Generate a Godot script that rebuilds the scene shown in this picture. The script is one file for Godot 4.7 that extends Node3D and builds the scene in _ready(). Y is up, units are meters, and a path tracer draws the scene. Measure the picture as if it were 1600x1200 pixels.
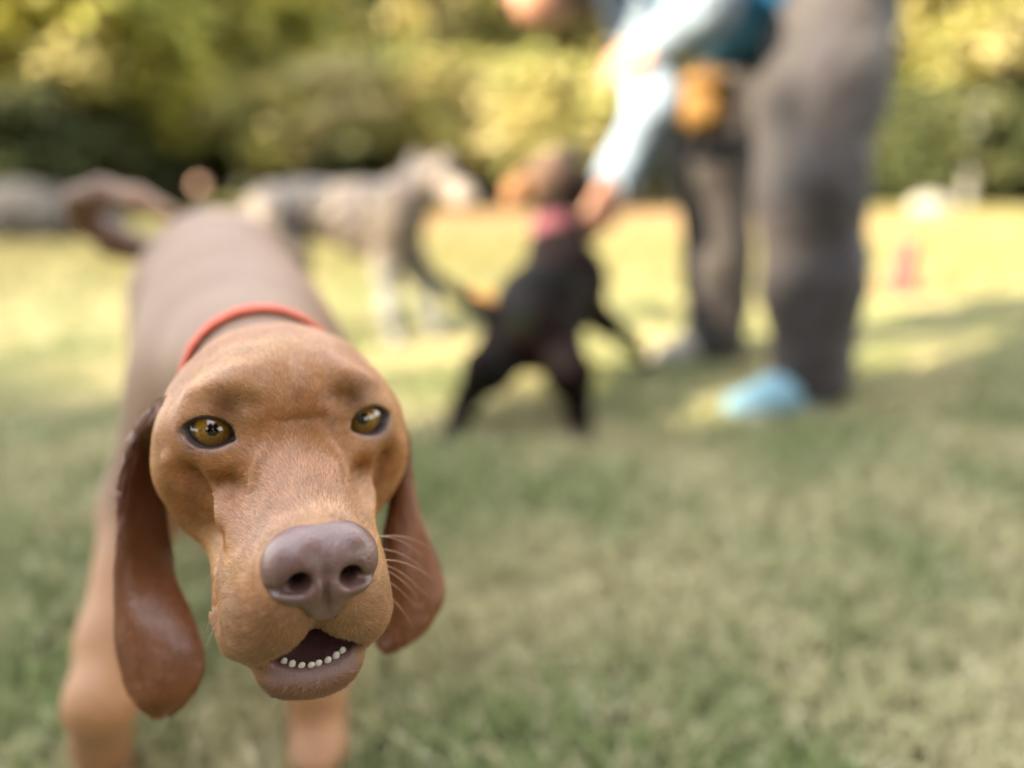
extends Node3D

const H := 0.5                      # camera height
const TILT := 0.26055               # camera looks down by 14.9 degrees
var cam_xf: Transform3D
var rng := RandomNumberGenerator.new()
var soft := FastNoiseLite.new()

# ------------------------------------------------------------------ points
# a point seen in direction (u, v) of the 1600 x 1200 photograph, d metres in front of the lens plane
func P(u: float, v: float, d: float) -> Vector3:
	return cam_xf * Vector3((u - 800.0) / 1200.0 * d, -(v - 600.0) / 1200.0 * d, -d)

# the point of the ground at depth d in column u
func G(u: float, d: float) -> Vector3:
	var yc := (-H + d * sin(TILT)) / cos(TILT)
	return cam_xf * Vector3((u - 800.0) / 1200.0 * d, yc, -d)

# ------------------------------------------------------------------ implicit bodies
class Prim:
	var round_cone := true
	var a: Vector3
	var ba: Vector3
	var inv_len: float
	var ra: float
	var dr: float
	var k: float
	var turn: Basis
	var ir: Vector3
	var ir2: Vector3
	func dist(p: Vector3) -> float:
		if round_cone:
			var pa := p - a
			var h := clampf(pa.dot(ba) * inv_len, 0.0, 1.0)
			return (pa - ba * h).length() - ra - dr * h
		var q := turn * (p - a)
		var k0 := (q * ir).length()
		var k1 := (q * ir2).length()
		if k1 < 1e-6:
			return -ra
		return k0 * (k0 - 1.0) / k1

class Body:
	var adds: Array[Prim] = []
	var subs: Array[Prim] = []
	func cone(a: Vector3, ra: float, b: Vector3, rb: float, k := 0.02) -> void:
		adds.append(make(a, ra, b, rb, k))
	func make(a: Vector3, ra: float, b: Vector3, rb: float, k: float) -> Prim:
		var p := Prim.new()
		p.a = a
		p.ba = b - a
		p.inv_len = 1.0 / maxf(p.ba.length_squared(), 1e-12)
		p.ra = ra
		p.dr = rb - ra
		p.k = k
		return p
	func chain(pts: Array, k := 0.02) -> void:   # [point, radius, point, radius, ...]
		for i in range(0, pts.size() - 2, 2):
			cone(pts[i], pts[i + 1], pts[i + 2], pts[i + 3], k)
	func egg_make(c: Vector3, r: Vector3, k: float, b: Basis) -> Prim:
		var p := Prim.new()
		p.round_cone = false
		p.a = c
		p.turn = b.inverse()
		p.ir = Vector3(1.0 / r.x, 1.0 / r.y, 1.0 / r.z)
		p.ir2 = p.ir * p.ir
		p.ra = minf(r.x, minf(r.y, r.z))
		p.k = k
		return p
	func egg(c: Vector3, r: Vector3, k := 0.02, b := Basis.IDENTITY) -> void:
		adds.append(egg_make(c, r, k, b))
	func cut_egg(c: Vector3, r: Vector3, k := 0.004, b := Basis.IDENTITY) -> void:
		subs.append(egg_make(c, r, k, b))
	func cut_cone(a: Vector3, ra: float, b: Vector3, rb: float, k := 0.003) -> void:
		subs.append(make(a, ra, b, rb, k))
	static func value(p: Vector3, ad: Array[Prim], sb: Array[Prim]) -> float:
		var f := 1e6
		for q in ad:
			var d := q.dist(p)
			var h := q.k - absf(f - d)
			f = minf(f, d)
			if h > 0.0:
				f -= h * h / (4.0 * q.k)
		for q in sb:
			var d := -q.dist(p)
			var h := q.k - absf(f - d)
			f = maxf(f, d)
			if h > 0.0:
				f += h * h / (4.0 * q.k)
		return f
	# surface nets; returns [positions, normals, indices]
	func mesh(cell: float, lo: Vector3, hi: Vector3) -> Array:
		var B := 4
		var nb := Vector3i(((hi - lo) / (cell * B)).ceil())
		var nx := nb.x * B + 1
		var ny := nb.y * B + 1
		var nz := nb.z * B + 1
		var sy := nx
		var sz := nx * ny
		var val := PackedFloat32Array()
		val.resize(nx * ny * nz)
		val.fill(1e9)
		var live: Array[Vector3i] = []
		var hd := cell * B * 0.867
		var no: Array[Prim] = []
		for bz in nb.z:
			for by in nb.y:
				for bx in nb.x:
					var c := lo + Vector3(bx + 0.5, by + 0.5, bz + 0.5) * cell * B
					var ds := PackedFloat32Array()
					var dm := 1e6
					for q in adds:
						var d := q.dist(c)
						ds.append(d)
						dm = minf(dm, d)
					if dm > hd * 1.7 + 0.012:
						continue
					var la: Array[Prim] = []
					for i in adds.size():
						if ds[i] < dm + 2.4 * hd + adds[i].k:
							la.append(adds[i])
					var ls := no
					if subs.size() > 0:
						ls = []
						for q in subs:
							if q.dist(c) < 2.4 * hd + q.k:
								ls.append(q)
					if absf(Body.value(c, la, ls)) > hd * 1.7:
						continue
					live.append(Vector3i(bx, by, bz))
					for z in B + 1:
						for y in B + 1:
							var at := (bx * B) + (by * B + y) * sy + (bz * B + z) * sz
							for x in B + 1:
								if val[at + x] > 1e8:
									val[at + x] = Body.value(lo + Vector3(bx * B + x, by * B + y, bz * B + z) * cell, la, ls)
		var at_cell := {}
		var pos := PackedVector3Array()
		var cells := PackedInt32Array()
		var off := [0, 1, sy, sy + 1, sz, sz + 1, sz + sy, sz + sy + 1]
		var edges := [[0, 1], [2, 3], [4, 5], [6, 7], [0, 2], [1, 3], [4, 6], [5, 7], [0, 4], [1, 5], [2, 6], [3, 7]]
		var corner: Array[Vector3] = []
		for i in 8:
			corner.append(Vector3(i & 1, (i >> 1) & 1, i >> 2))
		for b in live:
			for z in B:
				for y in B:
					for x in B:
						var i0 := (b.x * B + x) + (b.y * B + y) * sy + (b.z * B + z) * sz
						var s := 0
						for i in 8:
							if val[i0 + off[i]] < 0.0:
								s += 1
						if s == 0 or s == 8:
							continue
						var sum := Vector3.ZERO
						var n := 0
						for e in edges:
							var va := val[i0 + off[e[0]]]
							var vb := val[i0 + off[e[1]]]
							if (va < 0.0) != (vb < 0.0):
								sum += corner[e[0]].lerp(corner[e[1]], va / (va - vb))
								n += 1
						at_cell[i0] = pos.size()
						cells.append(i0)
						pos.append(lo + (Vector3(b.x * B + x, b.y * B + y, b.z * B + z) + sum / n) * cell)
		var idx := PackedInt32Array()
		var step := [1, sy, sz]
		for i0 in cells:
			for a in 3:
				var va := val[i0]
				var vb := val[i0 + step[a]]
				if (va < 0.0) == (vb < 0.0) or vb > 1e8:
					continue
				var s1: int = step[(a + 1) % 3]
				var s2: int = step[(a + 2) % 3]
				if not (at_cell.has(i0 - s1) and at_cell.has(i0 - s2) and at_cell.has(i0 - s1 - s2)):
					continue
				var q := [at_cell[i0], at_cell[i0 - s1], at_cell[i0 - s1 - s2], at_cell[i0 - s2]]
				if va < 0.0:
					idx.append_array([q[0], q[2], q[1], q[0], q[3], q[2]])
				else:
					idx.append_array([q[0], q[1], q[2], q[0], q[2], q[3]])
		return [pos, Body.normals(pos, idx), idx]
	static func normals(pos: PackedVector3Array, idx: PackedInt32Array) -> PackedVector3Array:
		var nor := PackedVector3Array()
		nor.resize(pos.size())
		for t in range(0, idx.size(), 3):
			var a := pos[idx[t]]
			var n := (pos[idx[t + 2]] - a).cross(pos[idx[t + 1]] - a)
			nor[idx[t]] += n
			nor[idx[t + 1]] += n
			nor[idx[t + 2]] += n
		for i in nor.size():
			nor[i] = nor[i].normalized()
		return nor

# collects surfaces that become one mesh
class Shape:
	var pos := PackedVector3Array()
	var nor := PackedVector3Array()
	var col := PackedColorArray()
	var idx := PackedInt32Array()
	func add(p: PackedVector3Array, n: PackedVector3Array, c: PackedColorArray, i: PackedInt32Array) -> void:
		var o := pos.size()
		pos.append_array(p)
		nor.append_array(n)
		col.append_array(c)
		for k in i:
			idx.append(k + o)
	func add_mesh(m: Array, tint: Callable) -> void:
		var c := PackedColorArray()
		for i in m[0].size():
			c.append(tint.call(m[0][i], m[1][i]))
		add(m[0], m[1], c, m[2])
	# grid of rows x columns of points
	func sheet(grid: Array, closed: bool, tint: Callable) -> void:
		var rows := grid.size()
		var cols: int = grid[0].size()
		var p := PackedVector3Array()
		for r in grid:
			for q in r:
				p.append(q)
		var i := PackedInt32Array()
		for r in rows - 1:
			for c in (cols if closed else cols - 1):
				var c2 := (c + 1) % cols
				var a := r * cols + c
				var b := r * cols + c2
				var d := (r + 1) * cols + c
				var e := (r + 1) * cols + c2
				i.append_array([a, d, b, b, d, e])
		add_mesh([p, Body.normals(p, i), i], tint)
	# tube along points with radii, ends closed
	func tube(pts: Array, radii: Array, sides: int, tint: Callable, flat := 1.0, side_dir := Vector3.ZERO) -> void:
		var grid := []
		var last := Vector3.ZERO
		for i in pts.size():
			var t: Vector3 = (pts[mini(i + 1, pts.size() - 1)] - pts[maxi(i - 1, 0)]).normalized()
			var s: Vector3 = last
			if i == 0:
				s = side_dir if side_dir != Vector3.ZERO else (Vector3.UP if absf(t.y) < 0.9 else Vector3.RIGHT)
			s = (s - t * s.dot(t)).normalized()
			last = s
			var w := t.cross(s)
			if i == 0:
				var tip0 := []
				for k in sides:
					tip0.append(pts[0])
				grid.append(tip0)
			var ring := []
			for k in sides:
				var a := TAU * k / sides
				ring.append(pts[i] + (s * cos(a) + w * sin(a) * flat) * radii[i])
			grid.append(ring)
			if i == pts.size() - 1:
				var tip := []
				for k in sides:
					tip.append(pts[i])
				grid.append(tip)
		sheet(grid, true, tint)
	func commit(base: Vector3) -> ArrayMesh:
		var p := PackedVector3Array()
		p.resize(pos.size())
		for i in pos.size():
			p[i] = pos[i] - base
		var arr := []
		arr.resize(Mesh.ARRAY_MAX)
		arr[Mesh.ARRAY_VERTEX] = p
		arr[Mesh.ARRAY_NORMAL] = nor
		arr[Mesh.ARRAY_COLOR] = col
		arr[Mesh.ARRAY_INDEX] = idx
		var m := ArrayMesh.new()
		m.add_surface_from_arrays(Mesh.PRIMITIVE_TRIANGLES, arr)
		return m

# ------------------------------------------------------------------ naming helpers
var taken := {}
func numbered(called: String) -> String:
	taken[called] = taken.get(called, -1) + 1
	return called if taken[called] == 0 else "%s_%03d" % [called, taken[called]]

func thing(called: String, at: Vector3, label: String, category: String, group := "") -> Node3D:
	var o := Node3D.new()
	o.name = numbered(called)
	add_child(o)
	o.position = at
	tag(o, label, category, group)
	return o

func tag(o: Node, label: String, category: String, group := "", kind := "") -> void:
	if label:
		o.set_meta("label", label)
	if category:
		o.set_meta("category", category)
	if group:
		o.set_meta("group", group)
	if kind:
		o.set_meta("kind", kind)

func part(called: String, m: Mesh, mat: Material, parent: Node3D) -> MeshInstance3D:
	var o := MeshInstance3D.new()
	o.name = called
	o.mesh = m
	o.material_override = mat
	parent.add_child(o, true)
	return o

func flat_tint(c: Color) -> Callable:
	return func(_p: Vector3, _n: Vector3) -> Color: return c

func lin(r: float, g: float, b: float) -> Color:
	return Color(r, g, b)

# ------------------------------------------------------------------ materials
var M := {}

func noise_tex(freq: float, size: int, kind: int, seed_: int, ramp: Gradient = null, octaves := 4) -> NoiseTexture2D:
	var n := FastNoiseLite.new()
	n.seed = seed_
	n.noise_type = kind
	n.frequency = freq
	n.fractal_octaves = octaves
	var t := NoiseTexture2D.new()
	t.width = size
	t.height = size
	t.seamless = true
	t.noise = n
	if ramp:
		t.color_ramp = ramp
	return t

func grad(stops: Array) -> Gradient:
	var g := Gradient.new()
	var o := PackedFloat32Array()
	var c := PackedColorArray()
	for s in stops:
		o.append(s[0])
		c.append(s[1])
	g.offsets = o
	g.colors = c
	return g

# short hairs lying along one direction, as grey values
func hair_image(size: int, seed_: int, count: int, length: int) -> Array:
	var r := RandomNumberGenerator.new()
	r.seed = seed_
	var h := PackedFloat32Array()
	h.resize(size * size)
	h.fill(0.5)
	for i in count:
		var x := r.randf() * size
		var y := r.randf() * size
		var v := r.randf_range(0.15, 0.95)
		var lean := r.randf_range(-0.28, 0.28)
		var l := int(length * r.randf_range(0.6, 1.3))
		for k in l:
			var px := int(x + lean * k + size) % size
			var py := int(y + k) % size
			var at := py * size + px
			h[at] = lerpf(h[at], v, 0.75 * sin(PI * (k + 0.5) / l))
	var a := Image.create(size, size, false, Image.FORMAT_RGB8)
	var b := Image.create(size, size, false, Image.FORMAT_L8)
	for y in size:
		for x in size:
			var v := h[y * size + x]
			b.set_pixel(x, y, Color(v, v, v))
			var w := lerpf(0.80, 1.0, v)
			a.set_pixel(x, y, Color(w, w * lerpf(0.97, 1.0, v), w * lerpf(0.94, 1.0, v)))
	return [ImageTexture.create_from_image(a), ImageTexture.create_from_image(b)]

func vmat(rough: float, spec := 0.5) -> StandardMaterial3D:
	var m := StandardMaterial3D.new()
	m.vertex_color_use_as_albedo = true
	m.roughness = rough
	m.metallic_specular = spec
	return m

func make_materials() -> void:
	var hair := hair_image(512, 11, 26000, 26)
	var m := vmat(0.55, 0.5)
	m.uv1_triplanar = true
	m.uv1_scale = Vector3(14, 14, 14)
	m.albedo_texture = hair[0]
	m.heightmap_enabled = true
	m.heightmap_texture = hair[1]
	m.heightmap_scale = 0.05
	m.rim_enabled = true
	m.rim = 0.12
	m.rim_tint = 0.5
	M.coat = m
	m = vmat(0.6)
	m.rim_enabled = true
	m.rim = 0.08
	m.rim_tint = 0.5
	M.fur = m
	M.black_fur = vmat(0.55, 0.15)
	m = vmat(0.36, 0.6)
	m.heightmap_enabled = true
	m.uv1_triplanar = true
	m.uv1_scale = Vector3(45, 45, 45)
	m.heightmap_texture = noise_tex(0.05, 256, FastNoiseLite.TYPE_CELLULAR, 3)
	m.heightmap_scale = 0.035
	M.nose = m
	m = vmat(0.10, 0.6)
	m.clearcoat_enabled = true
	m.clearcoat = 0.6
	m.clearcoat_roughness = 0.06
	M.eye = m
	m = vmat(0.22)
	M.tooth = m
	m = vmat(0.42, 0.6)
	m.cull_mode = BaseMaterial3D.CULL_DISABLED
	M.strand = m
	m = vmat(0.5)
	m.backlight = Color(0.2, 0.2, 0.2)
	M.hair = m
	m = vmat(0.75)
	m.rim_enabled = true
	m.rim = 0.08
	m.uv1_triplanar = true
	m.uv1_scale = Vector3(6, 6, 6)
	m.heightmap_enabled = true
	m.heightmap_texture = noise_tex(0.02, 256, FastNoiseLite.TYPE_SIMPLEX, 5)
	m.heightmap_scale = 0.6
	M.cloth = m
	m = vmat(0.45)
	M.skin = m
	M.plastic = vmat(0.4)
	m = vmat(0.6)
	m.cull_mode = BaseMaterial3D.CULL_DISABLED
	m.backlight = Color(0.8, 0.8, 0.6)
	M.leaf = m
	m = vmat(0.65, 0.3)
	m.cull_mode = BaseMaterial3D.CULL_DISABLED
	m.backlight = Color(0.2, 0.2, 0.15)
	M.shaded_leaf = m  # lets little light through; holds the shade painted into the dark tones
	m = vmat(0.6, 0.4)
	m.cull_mode = BaseMaterial3D.CULL_DISABLED
	m.backlight = Color(0.35, 0.35, 0.3)
	M.grass = m
	m = vmat(0.95)
	m.uv1_triplanar = true
	m.uv1_scale = Vector3(1.5, 0.6, 1.5)
	m.albedo_texture = noise_tex(0.03, 256, FastNoiseLite.TYPE_SIMPLEX, 8, grad([[0.0, Color(0.5, 0.48, 0.45)], [1.0, Color(1, 1, 1)]]))
	m.heightmap_enabled = true
	m.heightmap_texture = m.albedo_texture
	m.heightmap_scale = 3.0
	M.bark = m
	M.stone = m
	m = vmat(1.0, 0.2)
	m.uv1_triplanar = true
	m.uv1_world_triplanar = true
	m.uv1_scale = Vector3(2.2, 2.2, 2.2)
	m.albedo_texture = noise_tex(0.06, 512, FastNoiseLite.TYPE_SIMPLEX, 9, grad([[0.0, Color(0.5, 0.5, 0.45)], [1.0, Color(1, 1, 1)]]))
	M.soil = m

# ------------------------------------------------------------------ the vizsla
var HX: Transform3D                 # head frame: x viewer's right, y up, z out of the muzzle
func L(r: float, u: float, f: float) -> Vector3:
	return Vector3(r, u, f) * 0.001

func head_frame() -> void:
	var F := Vector3(0.40, -0.30, 0.87).normalized()
	var R := Vector3(0.965, 0.005, -0.26)
	R = (R - F * F.dot(R)).normalized()
	var O := Vector3((458.0 - 800.0) / 1200.0 * 0.362, -(674.0 - 600.0) / 1200.0 * 0.362, -0.362)
	HX = cam_xf * Transform3D(Basis(R, F.cross(R), F), O)

func bump_line(p: Vector3, a: Vector3, b: Vector3, w: float) -> float:
	var ba := b - a
	var h := clampf((p - a).dot(ba) / ba.length_squared(), 0.0, 1.0)
	var d := (p - a - ba * h).length_squared() / (w * w)
	return exp(-d) * (0.35 + 0.65 * sin(PI * clampf(h, 0.08, 0.92))) if d < 9.0 else 0.0

var lids: Array = []
func eye_basis(s: float) -> Basis:                          # x outwards, y up, z out of the eye
	var fwd := Vector3(s * 0.20, 0.20, 0.95).normalized()
	var out := Vector3(s, 0.12, 0.0)
	out = (out - fwd * out.dot(fwd)).normalized()
	var up := fwd.cross(out) if s > 0.0 else out.cross(fwd)
	return Basis(out, up, fwd)

func head_body() -> Body:
	var b := Body.new()
	b.egg(L(2, -6, -52), L(52, 43, 56), 0.02)                  # skull
	b.egg(L(0, 8, -20), L(31, 24, 26), 0.022)                    # forehead
	b.cone(L(0, -19, 4), 0.0215, L(0, -32, 50), 0.0180, 0.012)   # bridge
	for s in [-1.0, 1.0]:
		b.egg(L(s * 37 + (4 if s > 0 else 0), -27, -40), L(22.5, 35, 36), 0.018)           # cheek muscle
		b.cone(L(s * 44, -8, -28), 0.010, L(s * 47, -26, -28), 0.010, 0.016)
		b.cone(L(s * 30, -18, -6), 0.017, L(s * 12, -38, 44), 0.014, 0.014)
		b.cone(L(s * 25, 18, -10), 0.0075, L(s * 37, 13, -18), 0.0065, 0.012)    # brow
		b.cone(L(s * 42, -17, -16), 0.008, L(s * 24, -22, 2), 0.007, 0.009)     # below the eye
		b.egg(L(s * 17.5, -60, 40), L(17, 27, 27), 0.010)           # flews
		b.egg(L(s * 22, -64, 20), L(13, 24, 28), 0.012)
		b.cone(L(s * 13, -50, 60), 0.0135, L(s * 17, -70, 51), 0.012, 0.010)
		b.cone(L(s * 23, -72, 46), 0.0105, L(s * 29, -83 if s > 0 else -87, 31), 0.0085, 0.010)
		b.cone(L(s * 25, -52, -30), 0.019, L(s * 18, -74, 8), 0.015, 0.014)      # jaw
		b.cone(L(s * 18, -74, 8), 0.015, L(s * 9, -94, 46), 0.0125, 0.012)
	b.egg(L(0, -97, 47), L(21, 11, 14), 0.008)                   # chin
	b.egg(L(0, -36, 58), L(22, 19, 13), 0.008)                   # behind the nose
	b.cone(L(0, -30, -60), 0.045, L(2, -42, -100), 0.05, 0.03)   # towards the neck
	for s: float in [-1.0, 1.0]:
		var c := L(s * 34, -1, -15)
		b.adds.append(b.egg_make(c, L(15.2, 15.0, 15.0), 0.009, Basis.IDENTITY))
		var eb := eye_basis(s)
		b.subs.append(b.egg_make(c + eb.z * 0.0145, L(11.0, 6.8, 8.0), 0.0015, eb))
		b.subs.append(b.egg_make(c + eb.z * 0.0135 - eb.x * 0.0095 - eb.y * 0.0020, L(4.5, 1.9, 4.0), 0.002, eb))
		b.subs.append(b.egg_make(c + eb.z * 0.0130 + eb.x * 0.0085 + eb.y * 0.0002, L(3.8, 3.0, 4.0), 0.002, eb))
		lids.append([b.subs[-3], b.subs[-2], eb, c, b.subs[-1]])
	for s: float in [-1.0, 1.0]:
		b.cut_egg(L(s * 10.0 + 1, -34.5, 66), L(5.4, 5.6, 30), 0.001)
	for s: float in [-1.0, 1.0]:
		b.cut_egg(L(s * 30, -19, 28), L(7.5, 7.5, 22), 0.014)          # hollows beside the bridge
		b.cut_egg(L(s * 46, -30, 2), L(7, 15, 10), 0.012)
		b.cut_egg(L(s * 24, 17.5, 8), L(7, 4.5, 6), 0.007)
	# mouth
	b.cut_egg(L(0, -80.5, 55), L(19.5, 8.2, 34), 0.004)
	b.cut_cone(L(0, -50, 78), 0.0008, L(0, -72, 70), 0.0012, 0.004)       # philtrum
	return b

func coat_color(p: Vector3, seed_off := 0.0) -> float:
	return soft.get_noise_3d(p.x * 900.0 + seed_off, p.y * 900.0, p.z * 900.0)

func tint_head(p: Vector3, n: Vector3) -> Color:
	var q := p * 1000.0
	var base := Color(0.36, 0.138, 0.038)
	var v := coat_color(p)
	var fine := soft.get_noise_3d(p.x * 4200.0, p.y * 2600.0, p.z * 4200.0)
	base = base.lerp(Color(0.48, 0.235, 0.092), clampf(0.35 + v * 2.2, 0.0, 1.0))
	# paler, pinkish hair on the muzzle top, forehead
	var muzzle := exp(-pow((q.y + 14.0 + q.z * 0.25) / 14.0, 2.0)) * exp(-pow(q.x / 24.0, 2.0)) * smoothstep(5.0, 40.0, q.z)
	base = base.lerp(Color(0.45, 0.26, 0.175), 0.8 * muzzle)
	# rust patches over the eyes
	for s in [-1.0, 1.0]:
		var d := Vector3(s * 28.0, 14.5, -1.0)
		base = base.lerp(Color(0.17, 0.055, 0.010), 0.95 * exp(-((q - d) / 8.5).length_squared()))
	# upper lip is whiskered, darker along the edge
	if q.z > 25.0 and q.y < -40.0:
		base = base.lerp(Color(0.30, 0.165, 0.10), 0.55 * smoothstep(-40.0, -52.0, q.y))
		base = base.lerp(Color(0.16, 0.075, 0.045), 0.75 * smoothstep(-64.0, -71.0, q.y) * exp(-pow(q.x / 16.0, 2.0)) * smoothstep(-85.0, -79.0, q.y))
	base = base * (1.0 + 0.22 * fine)
	# lower lip
	if q.z > 20.0 and q.y < -81.0:
		var lip := smoothstep(-94.5, -92.5, q.y) * (1.0 - smoothstep(-87.0, -84.0, q.y)) * (1.0 - smoothstep(17.0, 22.0, absf(q.x)))
		base = base.lerp(Color(0.28, 0.165, 0.155), lip * smoothstep(34.0, 44.0, q.z))
		base = base.lerp(Color(0.19, 0.080, 0.05), 0.8 * (1.0 - smoothstep(-95.0, -93.0, q.y)) * smoothstep(30.0, 42.0, q.z))
	var hole := Vector2((absf(q.x - 1.0) - 10.0) / 5.0, (q.y + 34.5) / 5.2).length()
	if q.z > 52.0 and hole < 1.25:
		base = Color(0.115, 0.056, 0.046)
	# inside of the mouth
	var m := (q - Vector3(0, -80.5, 55)) / Vector3(19.5, 8.2, 34)
	if m.length() < 1.12 and q.z < 62.0:
		base = base.lerp(Color(0.20, 0.085, 0.080), 1.0 - smoothstep(1.02, 1.12, m.length()))
	# lids
	for e: Array in lids:
		if (p - (e[3] as Vector3)).length() > 0.024:
			continue
		var d: float = minf(minf((e[0] as Prim).dist(p), (e[1] as Prim).dist(p)), (e[4] as Prim).dist(p)) * 1000.0
		base = base.lerp(Color(0.05, 0.024, 0.02), 1.0 - smoothstep(0.6, 1.6, d))
		var low: float = (e[2] as Basis).y.dot(p - (e[3] as Vector3)) * 1000.0
		base = base.lerp(Color(0.30, 0.18, 0.15), 0.7 * smoothstep(1.0, 2.0, d) * (1.0 - smoothstep(2.6, 4.6, d)) * smoothstep(-1.0, -4.0, low))
	return base

func build_head(shape: Shape) -> void:
	var b := head_body()
	var m := b.mesh(0.0014, L(-72, -112, -118), L(72, 50, 84))
	var pos: PackedVector3Array = m[0]
	var nor: PackedVector3Array = m[1]
	# folds of skin: [from, to, width, height] in millimetres
	var folds := [
		[L(0, 40, -18), L(1, 16, 4), 4.5, -1.3],
		[L(-6, 8, 9), L(11, 9, 8), 1.8, -1.5],
		[L(-18, 17, 6), L(-24, 15, 4), 4.0, -1.3], [L(18, 17, 6), L(24, 15, 4), 4.0, -1.3],
		[L(-27, 24, -4), L(-40, 19, -12), 4.0, 0.7], [L(27, 24, -4), L(40, 19, -12), 4.0, 0.7],
		[L(-44, -14, -8), L(-28, -14, 2), 1.8, -1.0], [L(44, -14, -8), L(28, -14, 2), 1.8, -1.0],
		[L(-52, -16, -14), L(-40, -42, -4), 3.6, 2.2], [L(-46, -14, -8), L(-32, -38, 6), 3.0, -2.0],
		[L(52, -16, -14), L(40, -42, -4), 3.6, 1.6], [L(46, -14, -8), L(32, -38, 6), 3.0, -1.5],
		[L(-20, -8, 10), L(-14, -22, 44), 3.0, -1.0], [L(20, -8, 10), L(14, -22, 44), 3.0, -1.0],
		[L(-13, -12, 20), L(-17, -30, 58), 2.4, 1.1], [L(13, -12, 20), L(17, -30, 58), 2.4, 0.9],
		[L(-28, -30, 20), L(-30, -52, 34), 3.0, -1.4], [L(-34, -34, 12), L(-38, -56, 24), 2.6, 1.2],
		[L(-22, -34, 34), L(-28, -48, 46), 2.2, -0.9], [L(28, -30, 20), L(30, -52, 34), 3.0, -1.2],
		[L(-12, 2, 12), L(-20, -16, 22), 2.6, 1.0], [L(12, 2, 12), L(20, -16, 22), 2.6, 0.9],
		[L(-30, -20, 12), L(-26, -40, 34), 2.2, 1.2], [L(-24, -44, 40), L(-32, -66, 42), 2.6, -0.9],
		[L(-6, 30, -8), L(-8, 14, 4), 3.0, 0.7], [L(7, 30, -8), L(8, 14, 4), 3.0, 0.7],
		[L(-36, -48, 10), L(-32, -70, 24), 2.4, -1.2],
		[L(-37, -74, 20), L(-34, -84, 28), 4.5, 2.2], [L(30, -72, 30), L(24, -78, 44), 4.0, 1.5],
	]
	for i in pos.size():
		var p := pos[i]
		var d := 0.0
		for f in folds:
			d += 1.9 * f[3] * bump_line(p, f[0], f[1], f[2] * 0.001)
		# whisker beds on the lip
		var q := p * 1000.0
		if q.z > 10.0 and q.y < -36.0 and absf(q.x) > 9.0:
			d += 0.45 * soft.get_noise_3d(p.x * 5200.0, p.y * 5200.0, p.z * 5200.0)
		d += 0.55 * soft.get_noise_3d(p.x * 1700.0, p.y * 1700.0, p.z * 1700.0)
		pos[i] = p + nor[i] * d * 0.001
	nor = Body.normals(pos, m[2])
	var col := PackedColorArray()
	for i in pos.size():
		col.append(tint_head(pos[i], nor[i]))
		pos[i] = HX * pos[i]
		nor[i] = HX.basis * nor[i]
	shape.add(pos, nor, col, m[2])

# short hairs lying on a surface: one part made of many strands
var strand: ArrayMesh
func fur(parent: Node3D, base: Vector3, pos: PackedVector3Array, nor: PackedVector3Array, col: PackedColorArray, idx: PackedInt32Array, count: int, flow: Callable, keep: Callable, length: float, seed_: int) -> void:
	var r := RandomNumberGenerator.new()
	r.seed = seed_
	if strand == null:
		var st := Shape.new()
		var p := PackedVector3Array()
		for i in 4:
			var t := i / 4.0
			var w := 0.034 * (1.0 - 0.55 * t)
			p.append(Vector3(-w, 0.16 * t + 0.10 * sin(t * 2.6), t))
			p.append(Vector3(w, 0.16 * t + 0.10 * sin(t * 2.6), t))
		p.append(Vector3(0, 0.20, 1.0))
		var q := PackedInt32Array([0, 2, 1, 1, 2, 3, 2, 4, 3, 3, 4, 5, 4, 6, 5, 5, 6, 7, 6, 8, 7])
		st.add_mesh([p, Body.normals(p, q), q], flat_tint(Color.WHITE))
		strand = st.commit(Vector3.ZERO)
	var sums := PackedFloat32Array()
	var total := 0.0
	for t in range(0, idx.size(), 3):
		var a := pos[idx[t]]
		total += (pos[idx[t + 1]] - a).cross(pos[idx[t + 2]] - a).length()
		sums.append(total)
	var xf: Array[Transform3D] = []
	var cc := PackedColorArray()
	for i in count:
		var t := mini(sums.bsearch(r.randf() * total), sums.size() - 1) * 3
		var u := r.randf()
		var v := r.randf()
		if u + v > 1.0:
			u = 1.0 - u
			v = 1.0 - v
		var p := pos[idx[t]] * (1.0 - u - v) + pos[idx[t + 1]] * u + pos[idx[t + 2]] * v
		var n := (nor[idx[t]] * (1.0 - u - v) + nor[idx[t + 1]] * u + nor[idx[t + 2]] * v).normalized()
		var d: Vector3 = flow.call(p, n)
		d += Vector3(r.randfn(), r.randfn(), r.randfn()) * 0.16
		d = (d - n * d.dot(n)).normalized()
		var l := length * r.randf_range(0.6, 1.3)
		if not (keep.call(p) and keep.call(p + d * l)):
			continue
		var m := r.randf_range(0.7, 1.35)
		xf.append(Transform3D(Basis(n.cross(d) * l, n * l, d * l), p - base - n * 0.0001))
		var k := col[idx[t]]
		cc.append(Color(k.r * m, k.g * m * r.randf_range(0.92, 1.08), k.b * m * r.randf_range(0.85, 1.15)))
	var mm := MultiMesh.new()
	mm.transform_format = MultiMesh.TRANSFORM_3D
	mm.use_colors = true
	mm.mesh = strand
	mm.instance_count = xf.size()
	for i in xf.size():
		mm.set_instance_transform(i, xf[i])
		mm.set_instance_color(i, cc[i])
	var o := MultiMeshInstance3D.new()
	o.name = "fur"
	o.multimesh = mm
	o.material_override = M.strand
	parent.add_child(o, true)
	o.set_meta("kind", "stuff")

func curve_at(list: Array, t: float) -> Vector3:      # Catmull-Rom through points
	var n := list.size() - 1
	var x := clampf(t, 0.0, 1.0) * n
	var i := mini(int(x), n - 1)
	var f := x - i
	return (list[i] as Vector3).cubic_interpolate(list[i + 1], list[maxi(i - 1, 0)], list[mini(i + 2, n)], f)

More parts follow.
